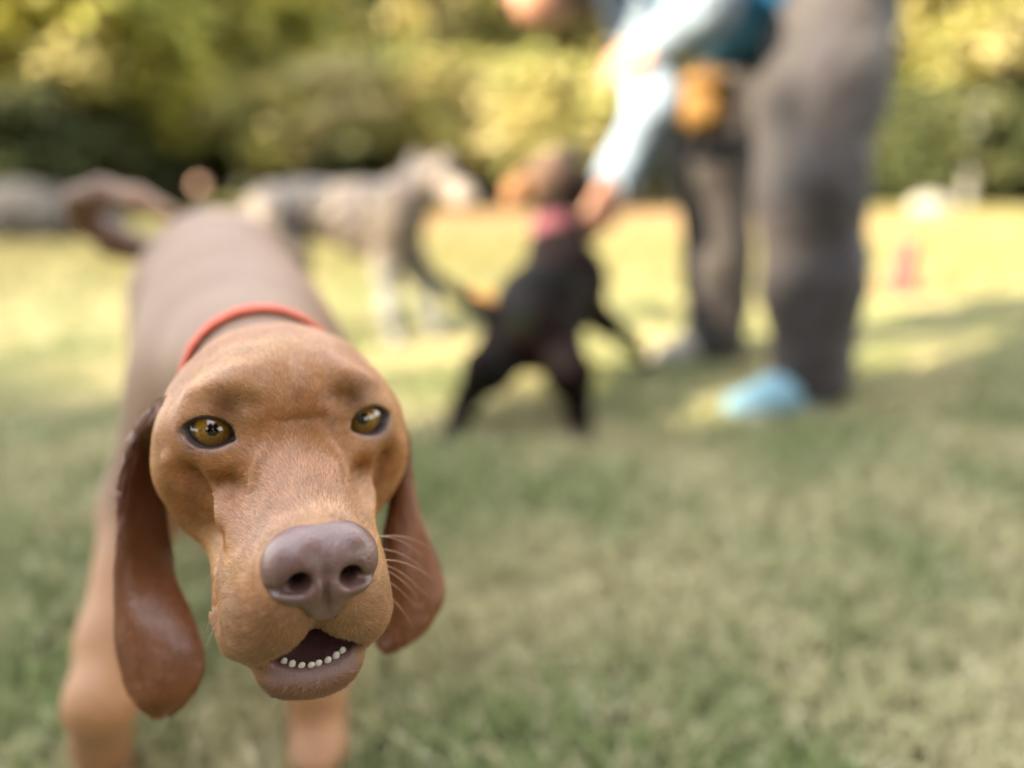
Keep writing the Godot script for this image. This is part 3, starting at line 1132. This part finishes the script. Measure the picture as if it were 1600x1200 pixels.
	# shoes
	for a: Array in [[G(1262, 1.70), G(1150, 1.645), Color(0.20, 0.36, 0.44)], [G(1120, 2.15), G(1030, 2.12), Color(0.32, 0.28, 0.24)]]:
		var sh := Body.new()
		var heel: Vector3 = a[0]
		var toe: Vector3 = a[1]
		sh.cone(heel + Vector3(0, 0.045, 0), 0.040, heel.lerp(toe, 0.5) + Vector3(0, 0.045, 0), 0.044, 0.03)
		sh.cone(heel.lerp(toe, 0.5) + Vector3(0, 0.045, 0), 0.044, toe + Vector3(0, 0.032, 0), 0.030, 0.03)
		sh.cone(heel + Vector3(0, 0.085, 0), 0.042, heel + Vector3(0, 0.045, 0), 0.044, 0.03)
		var sc: Color = a[2]
		var so := part("shoe", body_mesh(sh, 0.008, base, flat_tint(sc)), M.cloth, root)
		var sole := Body.new()
		sole.cone(heel + Vector3(0, 0.014, 0), 0.018, heel.lerp(toe, 0.97) + Vector3(0, 0.014, 0), 0.018, 0.01)
		for s: float in [-1.0, 1.0]:
			var sd := (toe - heel).cross(Vector3.UP).normalized() * s * 0.026
			sole.cone(heel + sd + Vector3(0, 0.014, 0), 0.018, heel.lerp(toe, 0.9) + sd + Vector3(0, 0.014, 0), 0.018, 0.01)
		part("sole", body_mesh(sole, 0.008, base, flat_tint(Color(0.3, 0.32, 0.33))), M.cloth, so)

func build_props() -> void:
	# treat pouch
	var pb := P(1098, 160, 1.93)
	var root := thing("treat_pouch", pb - Vector3(0, 0.07, 0), "small orange fabric pouch hanging between the bent person's sleeve and thigh", "pouch")
	var b := Body.new()
	b.egg(pb, Vector3(0.060, 0.072, 0.040), 0.02)
	b.egg(pb + Vector3(0, -0.03, 0), Vector3(0.066, 0.045, 0.046), 0.02)
	part("bag", body_mesh(b, 0.008, root.position, flat_tint(Color(0.22, 0.11, 0.025)), 0.006, 300.0), M.cloth, root)
	var f := Body.new()
	f.egg(pb + Vector3(0, 0.045, 0.008), Vector3(0.062, 0.030, 0.044), 0.02)
	part("flap", body_mesh(f, 0.008, root.position, flat_tint(Color(0.20, 0.095, 0.022))), M.cloth, root)
	var st := Shape.new()
	st.tube([pb + Vector3(0, 0.05, 0), pb + Vector3(0.03, 0.14, 0.01), pb + Vector3(0.07, 0.22, 0.01)], [0.006, 0.006, 0.006], 8, flat_tint(Color(0.1, 0.08, 0.06)))
	part("strap", st.commit(root.position), M.cloth, root)
	# marker cones on the far lawn
	for a: Array in [[1408, 3.35, 0.25, Color(0.42, 0.045, 0.04), "red marker cone standing on the sunlit lawn at right"], [750, 3.1, 0.07, Color(0.50, 0.19, 0.01), "low orange marker cone on the grass behind the black dog's tail"]]:
		var at := G(a[0], a[1])
		var ht: float = a[2]
		var c := thing("marker_cone", at, a[4], "cone", "marker cones on the lawn")
		var s := Shape.new()
		var grid := []
		for pr: Array in [[0.0, 0.0], [0.30, 0.02], [0.28, 0.06], [0.16, 0.97], [0.13, 1.0], [0.0, 1.0]]:
			var ring := []
			for k in 24:
				var an := TAU * k / 24
				ring.append(at + Vector3(cos(an) * pr[0] * maxf(ht, 0.16), pr[1] * ht, sin(an) * pr[0] * maxf(ht, 0.16)))
			grid.append(ring)
		grid.reverse()
		s.sheet(grid, true, flat_tint(a[3]))
		part("cone_body", s.commit(at), M.plastic, c)
		var bs := Shape.new()
		var bg := []
		var w := maxf(ht, 0.16) * 0.34
		for pr: Array in [[0.0, 0.0], [1.0, 0.0], [1.0, 0.012], [0.0, 0.012]]:
			var ring := []
			for k in 24:
				var an := TAU * k / 24
				var q := maxf(absf(cos(an)), absf(sin(an)))
				ring.append(at + Vector3(cos(an) / q * pr[0] * w, pr[1] + 0.03, sin(an) / q * pr[0] * w))
			bg.append(ring)
		bg.reverse()
		bs.sheet(bg, true, flat_tint(a[3]))
		part("base", bs.commit(at), M.plastic, c)
	# pale post
	var pp := G(1506, 13.0)
	var po := thing("post", pp, "pale upright post in front of the dark bushes at right", "post")
	var ps := Shape.new()
	ps.tube([pp, pp + Vector3(0, 1.68, 0)], [0.10, 0.095], 16, flat_tint(Color(0.42, 0.40, 0.36)))
	part("shaft", ps.commit(pp), M.stone, po)
	var pc := Shape.new()
	pc.tube([pp + Vector3(0, 1.66, 0), pp + Vector3(0, 1.72, 0), pp + Vector3(0, 1.80, 0)], [0.125, 0.125, 0.03], 16, flat_tint(Color(0.42, 0.40, 0.36)))
	part("cap", pc.commit(pp), M.stone, po)
	# ball on a stalk added to give a bright blurred spot before the bushes
	var fp := G(312, 8.0)
	var fl := thing("highlight_ball", fp, "single pale pinkish ball on a thin stalk added as a blurred highlight above the dog's back", "highlight_ball")
	var top := P(312, 290, 8.0)
	var fs := Shape.new()
	fs.tube([fp, fp.lerp(top, 0.5) + Vector3(0.02, 0, 0), top], [0.005, 0.004, 0.003], 7, flat_tint(Color(0.12, 0.11, 0.04)))
	part("stalk", fs.commit(fp), M.plastic, fl)
	part("glint_ball", ball(top, 0.055, Color(0.60, 0.36, 0.26), fp), M.cloth, fl)
	# boulders
	for a: Array in [[20, 6.4, Vector3(0.62, 0.30, 0.4), Color(0.07, 0.062, 0.060), "large grey boulder at the left edge of the lawn"], [118, 6.8, Vector3(0.46, 0.24, 0.36), Color(0.065, 0.056, 0.054), "smaller grey boulder beside the large one at left"], [1448, 11.5, Vector3(0.30, 0.17, 0.24), Color(0.55, 0.50, 0.44), "pale low stone at the far edge of the lawn at right"]]:
		var at := G(a[0], a[1])
		var o := Body.new()
		var sz: Vector3 = a[2]
		o.egg(at + Vector3(0, sz.y * 0.55, 0), sz, 0.1)
		o.egg(at + Vector3(sz.x * 0.35, sz.y * 0.4, 0.05), sz * 0.75, 0.05)
		o.egg(at + Vector3(-sz.x * 0.4, sz.y * 0.35, 0.1), sz * 0.7, 0.05)
		var cc: Color = a[3]
		var mi := part(numbered("boulder"), body_mesh(o, 0.05, at, func(p: Vector3, _n: Vector3) -> Color:
			return cc * (1.0 + 0.5 * soft.get_noise_3dv(p * 60.0)), 0.08, 40.0), M.stone, self)
		mi.position = at
		tag(mi, a[4], "boulder")

# ------------------------------------------------------------------ plants
func crown_mesh(seed_: int, clumps: int, leaves: int, leaf: float, tones: Array, flat_bottom: float) -> ArrayMesh:
	# leaves in clumps through a unit-radius crown
	var r := RandomNumberGenerator.new()
	r.seed = seed_
	var pos := PackedVector3Array()
	var nor := PackedVector3Array()
	var col := PackedColorArray()
	var idx := PackedInt32Array()
	for c in clumps:
		var d := Vector3(r.randfn(), r.randfn(), r.randfn()).normalized()
		var centre := d * pow(r.randf(), 0.45) * 0.86
		if centre.y < -flat_bottom:
			centre.y = -flat_bottom - r.randf() * 0.1
		var size := r.randf_range(0.14, 0.30)
		var tone: Color = tones[r.randi() % tones.size()]
		for k in leaves:
			var o := Vector3(r.randfn(), r.randfn() * 0.75, r.randfn()) * size * 0.55
			var p := centre + o
			var n := (o.normalized() * 0.6 + Vector3(r.randfn(), r.randfn() + 0.6, r.randfn()) * 0.6).normalized()
			var a := n.cross(Vector3(r.randfn(), r.randfn(), r.randfn())).normalized()
			var b := n.cross(a)
			var l := leaf * r.randf_range(0.7, 1.4)
			var at := pos.size()
			pos.append_array([p - a * l, p + b * l * 0.55 + n * l * 0.15, p + a * l, p - b * l * 0.55 + n * l * 0.15])
			var cc := tone * r.randf_range(0.7, 1.3)
			for q in 4:
				nor.append(n)
				col.append(cc)
			idx.append_array([at, at + 1, at + 2, at, at + 2, at + 3])
	var arr := []
	arr.resize(Mesh.ARRAY_MAX)
	arr[Mesh.ARRAY_VERTEX] = pos
	arr[Mesh.ARRAY_NORMAL] = nor
	arr[Mesh.ARRAY_COLOR] = col
	arr[Mesh.ARRAY_INDEX] = idx
	var m := ArrayMesh.new()
	m.add_surface_from_arrays(Mesh.PRIMITIVE_TRIANGLES, arr)
	return m

var crowns := {}
func trunk_mesh(h: float, r0: float, seed_: int, bush: bool) -> ArrayMesh:
	var r := RandomNumberGenerator.new()
	r.seed = seed_
	var s := Shape.new()
	var bark := flat_tint(Color(0.085, 0.062, 0.045))
	var n := 5 if bush else 1
	for k in n:
		var lean := Vector3(r.randf_range(-0.25, 0.25), 0, r.randf_range(-0.25, 0.25)) * (1.0 if bush else 0.25)
		var pts := []
		var rr := []
		for i in 7:
			var t := i / 6.0
			pts.append(Vector3(lean.x * h * t + 0.04 * h * sin(t * 5.0 + k), h * t, lean.z * h * t))
			rr.append(lerpf(r0, r0 * 0.25, t) / (2.2 if bush else 1.0))
		s.tube(pts, rr, 9, bark)
		for j in (2 if bush else 7):
			var t := r.randf_range(0.35, 0.9)
			var st := Vector3(lean.x * h * t, h * t, lean.z * h * t)
			var an := r.randf() * TAU
			var e := st + Vector3(cos(an), r.randf_range(0.4, 1.0), sin(an)) * h * 0.28
			s.tube([st, st.lerp(e, 0.5) + Vector3(0, 0.02 * h, 0), e], [r0 * 0.4, r0 * 0.28, r0 * 0.1], 7, bark)
	return s.commit(Vector3.ZERO)

func plant(called: String, at: Vector3, h: float, size: Vector3, cy: float, crown: String, r0: float, label: String, category: String, group: String, turn: float, seed_: int) -> void:
	var o := thing(called, at, label, category, group)
	o.rotation.y = turn
	part("trunk" if category == "tree" else "stems", trunk_mesh(h, r0, seed_, category != "tree"), M.bark, o)
	var c := part("crown", crowns[crown], M.leaf if crown in ["gold", "olive"] else M.shaded_leaf, o)
	c.position = Vector3(0, cy, 0)
	c.scale = size

func build_plants() -> void:
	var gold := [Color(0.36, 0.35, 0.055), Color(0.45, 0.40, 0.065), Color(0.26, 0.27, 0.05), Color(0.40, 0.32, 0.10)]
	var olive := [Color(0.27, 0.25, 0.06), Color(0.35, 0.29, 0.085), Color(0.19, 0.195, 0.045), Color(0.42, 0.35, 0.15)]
	var deep := [Color(0.052, 0.060, 0.021), Color(0.065, 0.066, 0.024), Color(0.045, 0.054, 0.019)]  # darkness of the understorey put into the leaf colour
	crowns.gold = crown_mesh(1, 120, 120, 0.050, gold, 0.7)
	crowns.olive = crown_mesh(2, 120, 120, 0.052, olive, 0.7)
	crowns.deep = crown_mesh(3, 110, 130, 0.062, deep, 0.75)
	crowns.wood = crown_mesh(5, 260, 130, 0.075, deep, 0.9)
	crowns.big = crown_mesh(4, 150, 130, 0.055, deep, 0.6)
	# [u, depth, trunk height, crown radii, crown height, crown, label]
	var trees := [
		[90, 11.0, 4.0, Vector3(2.3, 1.9, 1.9), 3.4, "gold", "bright yellow-green tree at the upper left corner"],
		[420, 13.5, 4.6, Vector3(2.4, 2.0, 2.0), 3.7, "gold", "yellow-green tree above the rust brown dog's back"],
		[760, 16.5, 5.4, Vector3(2.6, 2.3, 2.2), 4.8, "olive", "olive tree behind the hedge left of the bending person"],
		[1060, 16.0, 5.4, Vector3(2.6, 2.4, 2.2), 4.4, "olive", "olive tree behind the bending person's legs"],
		[1470, 15.5, 5.0, Vector3(2.8, 2.2, 2.2), 4.2, "olive", "olive tree above the pale post at right"],
		[1760, 14.5, 5.0, Vector3(2.4, 2.2, 2.2), 3.9, "gold", "yellowish tree reaching in at the right edge"],
	]
	var i := 0
	for t: Array in trees:
		plant("broadleaf_tree", G(t[0], t[1]), t[2], t[3], t[4], t[5], 0.16, t[6], "tree", "trees along the far edge of the lawn", i * 1.3, 30 + i)
		i += 1
	var shrubs := [
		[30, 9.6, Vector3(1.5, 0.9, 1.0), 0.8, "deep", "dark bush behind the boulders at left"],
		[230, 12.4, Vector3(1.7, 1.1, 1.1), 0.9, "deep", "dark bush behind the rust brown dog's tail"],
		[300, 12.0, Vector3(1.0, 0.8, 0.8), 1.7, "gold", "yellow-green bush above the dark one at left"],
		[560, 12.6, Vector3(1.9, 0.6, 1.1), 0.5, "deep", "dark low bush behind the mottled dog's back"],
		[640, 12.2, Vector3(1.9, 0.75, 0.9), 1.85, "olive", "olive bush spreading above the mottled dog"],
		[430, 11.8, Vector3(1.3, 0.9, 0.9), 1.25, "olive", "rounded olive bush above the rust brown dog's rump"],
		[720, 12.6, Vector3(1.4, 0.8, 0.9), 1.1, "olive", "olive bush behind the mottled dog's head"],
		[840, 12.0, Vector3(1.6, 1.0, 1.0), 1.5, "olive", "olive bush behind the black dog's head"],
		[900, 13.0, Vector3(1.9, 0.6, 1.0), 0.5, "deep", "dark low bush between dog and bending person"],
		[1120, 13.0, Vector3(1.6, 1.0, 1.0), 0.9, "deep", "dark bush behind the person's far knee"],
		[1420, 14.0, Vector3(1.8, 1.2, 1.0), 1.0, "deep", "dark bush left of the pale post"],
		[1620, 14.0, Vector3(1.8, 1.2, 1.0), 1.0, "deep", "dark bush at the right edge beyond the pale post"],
	]
	for t: Array in shrubs:
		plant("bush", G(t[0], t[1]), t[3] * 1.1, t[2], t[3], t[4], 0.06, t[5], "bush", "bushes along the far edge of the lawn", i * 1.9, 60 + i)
		i += 1
	# the wood behind closes the view
	var k := 0
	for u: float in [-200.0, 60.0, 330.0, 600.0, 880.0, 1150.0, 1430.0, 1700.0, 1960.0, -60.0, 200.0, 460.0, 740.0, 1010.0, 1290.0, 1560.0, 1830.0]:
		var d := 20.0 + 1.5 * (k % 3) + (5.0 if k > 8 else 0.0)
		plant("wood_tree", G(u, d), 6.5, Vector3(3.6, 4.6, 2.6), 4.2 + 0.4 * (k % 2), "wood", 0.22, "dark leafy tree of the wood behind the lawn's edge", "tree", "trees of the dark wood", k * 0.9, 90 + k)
		k += 1
	for x: float in [-9.0, -6.2, -3.4, -0.6, 2.2, 5.0, 7.8]:  # unseen hedge added to close a bright gap mirrored in the eyes
		plant("added_hedge_bush", Vector3(x, 0, 9.5 + 0.4 * (k % 2)), 1.6, Vector3(1.9, 1.7, 1.1), 1.3, "deep", 0.06, "unseen dark bush added behind the photographer to close a bright gap", "bush", "hedge behind the photographer", k * 1.1, 150 + k)
		k += 1
	# left row of trees shades the near lawn; the rest added to block sky
	var shade := [Vector3(-3.4, 0, 5.30), Vector3(-5.8, 0, 5.1), Vector3(-8.2, 0, 5.0), Vector3(-10.6, 0, 5.15), Vector3(-13.0, 0, 5.0), Vector3(-15.4, 0, 5.15), Vector3(0.5, 0, 8.0), Vector3(4.5, 0, 7.0), Vector3(3.6, 0, 1.4), Vector3(5.2, 0, -1.0)]
	for q: Vector3 in shade:
		plant("unseen_shade_tree", q, 6.5, Vector3(2.2, 3.2, 2.2), 4.6, "big", 0.2, "unseen tall leafy tree beside the lawn that blocks sun and sky light", "tree", "shade trees beside the lawn", k * 0.7, 120 + k)
		k += 1

func lawn_tone(p: Vector3) -> Color:
	var v := soft.get_noise_2d(p.x * 130.0, p.z * 110.0)
	var w := soft.get_noise_2d(p.x * 420.0 + 300.0, p.z * 420.0)
	var x := smoothstep(-0.28, 0.28, v + 0.6 * w)
	var c := Color(0.155, 0.185, 0.062).lerp(Color(0.38, 0.335, 0.175), x)
	var dry := smoothstep(2.6, 5.0, -p.z)
	c = c.lerp(Color(0.205, 0.168, 0.045), 0.85 * dry * (0.6 + 0.4 * x))
	var soil := smoothstep(6.5, 7.5, -p.z + 0.5 * v) * (1.0 - smoothstep(3.0, 4.5, absf(p.x - 0.8)))
	return c.lerp(Color(0.34, 0.20, 0.10), 0.8 * soil)

func tuft_mesh(blades: int, h: float, spread: float, seed_: int) -> ArrayMesh:
	var r := RandomNumberGenerator.new()
	r.seed = seed_
	var pos := PackedVector3Array()
	var nor := PackedVector3Array()
	var col := PackedColorArray()
	var idx := PackedInt32Array()
	for k in blades:
		var a := r.randf() * TAU
		var d := Vector3(cos(a), 0, sin(a))
		var s := Vector3(-d.z, 0, d.x)
		var root := Vector3(r.randfn(), 0, r.randfn()) * spread
		var l := h * r.randf_range(0.5, 1.2)
		var w := r.randf_range(0.0011, 0.0022) * (h / 0.035)
		var lean := r.randf_range(0.2, 1.1)
		var at := pos.size()
		var tone := Color.WHITE * r.randf_range(0.7, 1.35)
		for i in 3:
			var t := i / 3.0
			var p := root + d * lean * l * t * t + Vector3(0, l * (t - 0.25 * lean * t * t), 0)
			pos.append_array([p - s * w * (1.0 - 0.5 * t), p + s * w * (1.0 - 0.5 * t)])
		pos.append(root + d * lean * l + Vector3(0, l * (1.0 - 0.3 * lean), 0))
		for i in 7:
			col.append(tone)
		idx.append_array([at, at + 1, at + 2, at + 1, at + 3, at + 2, at + 2, at + 3, at + 4, at + 3, at + 5, at + 4, at + 4, at + 5, at + 6])
	nor = Body.normals(pos, idx)
	var arr := []
	arr.resize(Mesh.ARRAY_MAX)
	arr[Mesh.ARRAY_VERTEX] = pos
	arr[Mesh.ARRAY_NORMAL] = nor
	arr[Mesh.ARRAY_COLOR] = col
	arr[Mesh.ARRAY_INDEX] = idx
	var m := ArrayMesh.new()
	m.add_surface_from_arrays(Mesh.PRIMITIVE_TRIANGLES, arr)
	return m

func grass_field(called: String, mesh: Mesh, count: int, z0: float, z1: float, label: String, power: float) -> void:
	var mmsh := MultiMesh.new()
	mmsh.transform_format = MultiMesh.TRANSFORM_3D
	mmsh.use_colors = true
	mmsh.mesh = mesh
	mmsh.instance_count = count
	for i in count:
		var z := lerpf(z0, z1, pow(rng.randf(), power))
		var half := 0.85 * z + 0.6
		var p := Vector3(rng.randf_range(-half, half), 0.0, -z)
		var s := rng.randf_range(0.6, 1.25)
		mmsh.set_instance_transform(i, Transform3D(Basis(Vector3.UP, rng.randf() * TAU).scaled(Vector3(s, s * rng.randf_range(0.7, 1.2), s)), p))
		var c := lawn_tone(p + Vector3(rng.randfn(), 0, rng.randfn()) * 0.03)
		if rng.randf() < 0.22:
			c = c.lerp(Color(0.40, 0.33, 0.19), 0.7)
		if rng.randf() < 0.05:
			c = c.lerp(Color(0.62, 0.54, 0.38), 0.8 if z < 2.5 else 0.2)
		mmsh.set_instance_color(i, c * 1.15)
	var o := MultiMeshInstance3D.new()
	o.name = called
	o.multimesh = mmsh
	o.material_override = M.grass
	add_child(o)
	tag(o, label, "grass", "", "stuff")

func build_lawn() -> void:
	# ground sheet, fine in front and coarse far away
	var s := Shape.new()
	var zs := []
	var z := 8.0
	while z > -34.0:
		zs.append(z)
		z -= 0.06 if z < 0.5 and z > -4.0 else (0.2 if z < 0.5 and z > -14.0 else 1.0)
	zs.append_array([-60.0, -150.0])
	zs.push_front(40.0)
	zs.push_front(150.0)
	var xs := [-150.0, -60.0, -30.0]
	var x := -16.0
	while x < 16.0:
		xs.append(x)
		x += 0.08 if absf(x) < 3.0 else 0.3
	xs.append_array([16.0, 30.0, 60.0, 150.0])
	var grid := []
	for zz: float in zs:
		var row := []
		for xx: float in xs:
			row.append(Vector3(xx, 0.0, zz))
		grid.append(row)
	s.sheet(grid, false, func(p: Vector3, _n: Vector3) -> Color:
		return lawn_tone(p) * 0.75)
	for i in s.nor.size():
		s.nor[i] = Vector3.UP
	var g := part("ground", s.commit(Vector3.ZERO), M.soil, self)
	tag(g, "lawn soil under the grass", "", "", "structure")
	grass_field("near_grass", tuft_mesh(6, 0.036, 0.006, 3), 150000, 0.35, 3.4, "short green and straw coloured grass of the near lawn", 0.75)
	grass_field("far_grass", tuft_mesh(7, 0.055, 0.02, 4), 70000, 3.2, 15.0, "sunlit dry grass of the far lawn", 0.8)

# ------------------------------------------------------------------ scene
func _ready() -> void:
	rng.seed = 7
	soft.seed = 21
	soft.frequency = 0.02
	soft.fractal_octaves = 3
	# camera
	cam_xf = Transform3D(Basis(Vector3.RIGHT, -TILT), Vector3(0, H, 0))
	var cam := Camera3D.new()
	cam.name = "camera"
	add_child(cam)
	cam.transform = cam_xf
	cam.near = 0.05
	cam.far = 400.0
	var lens := CameraAttributesPhysical.new()
	lens.frustum_focal_length = 24.0            # 24 mm high sensor: vertical field of 53.13 degrees
	lens.exposure_aperture = 1.55               # 15 mm wide opening
	lens.frustum_focus_distance = 0.336
	lens.frustum_near = 0.05
	lens.frustum_far = 400.0
	cam.attributes = lens
	cam.fov = 53.13
	# sky and sun
	var env := Environment.new()
	env.background_mode = Environment.BG_SKY
	var sky_mat := ProceduralSkyMaterial.new()
	sky_mat.sky_top_color = Color(0.80, 0.83, 0.86)
	sky_mat.sky_horizon_color = Color(0.97, 0.94, 0.87)
	sky_mat.sky_curve = 0.2
	sky_mat.energy_multiplier = 0.86
	sky_mat.ground_bottom_color = Color(0.3, 0.3, 0.22)
	sky_mat.ground_horizon_color = Color(0.6, 0.6, 0.5)
	sky_mat.sun_angle_max = 20.0
	var sky := Sky.new()
	sky.sky_material = sky_mat
	env.sky = sky
	env.tonemap_mode = Environment.TONE_MAPPER_LINEAR
	env.tonemap_exposure = 7.2
	env.sdfgi_enabled = true
	env.ssao_enabled = true
	env.ssil_enabled = true
	var we := WorldEnvironment.new()
	we.name = "world"
	we.environment = env
	add_child(we)
	var sun := DirectionalLight3D.new()
	sun.name = "sun"
	add_child(sun)
	var to_sun := Vector3(-0.78, 0.48, 0.40).normalized()
	sun.look_at_from_position(to_sun * 50.0, Vector3.ZERO, Vector3.UP)
	sun.light_energy = 1.15
	sun.light_color = Color(1.0, 0.94, 0.80)
	sun.light_angular_distance = 0.6
	sun.shadow_enabled = true

	make_materials()
	var t0 := Time.get_ticks_msec()
	build_lawn()
	build_plants()
	print("setting ", Time.get_ticks_msec() - t0)
	build_vizsla()
	print("dog ", Time.get_ticks_msec() - t0)
	build_black_dog()
	build_grey_dog()
	build_person()
	build_props()
	print("all ", Time.get_ticks_msec() - t0)
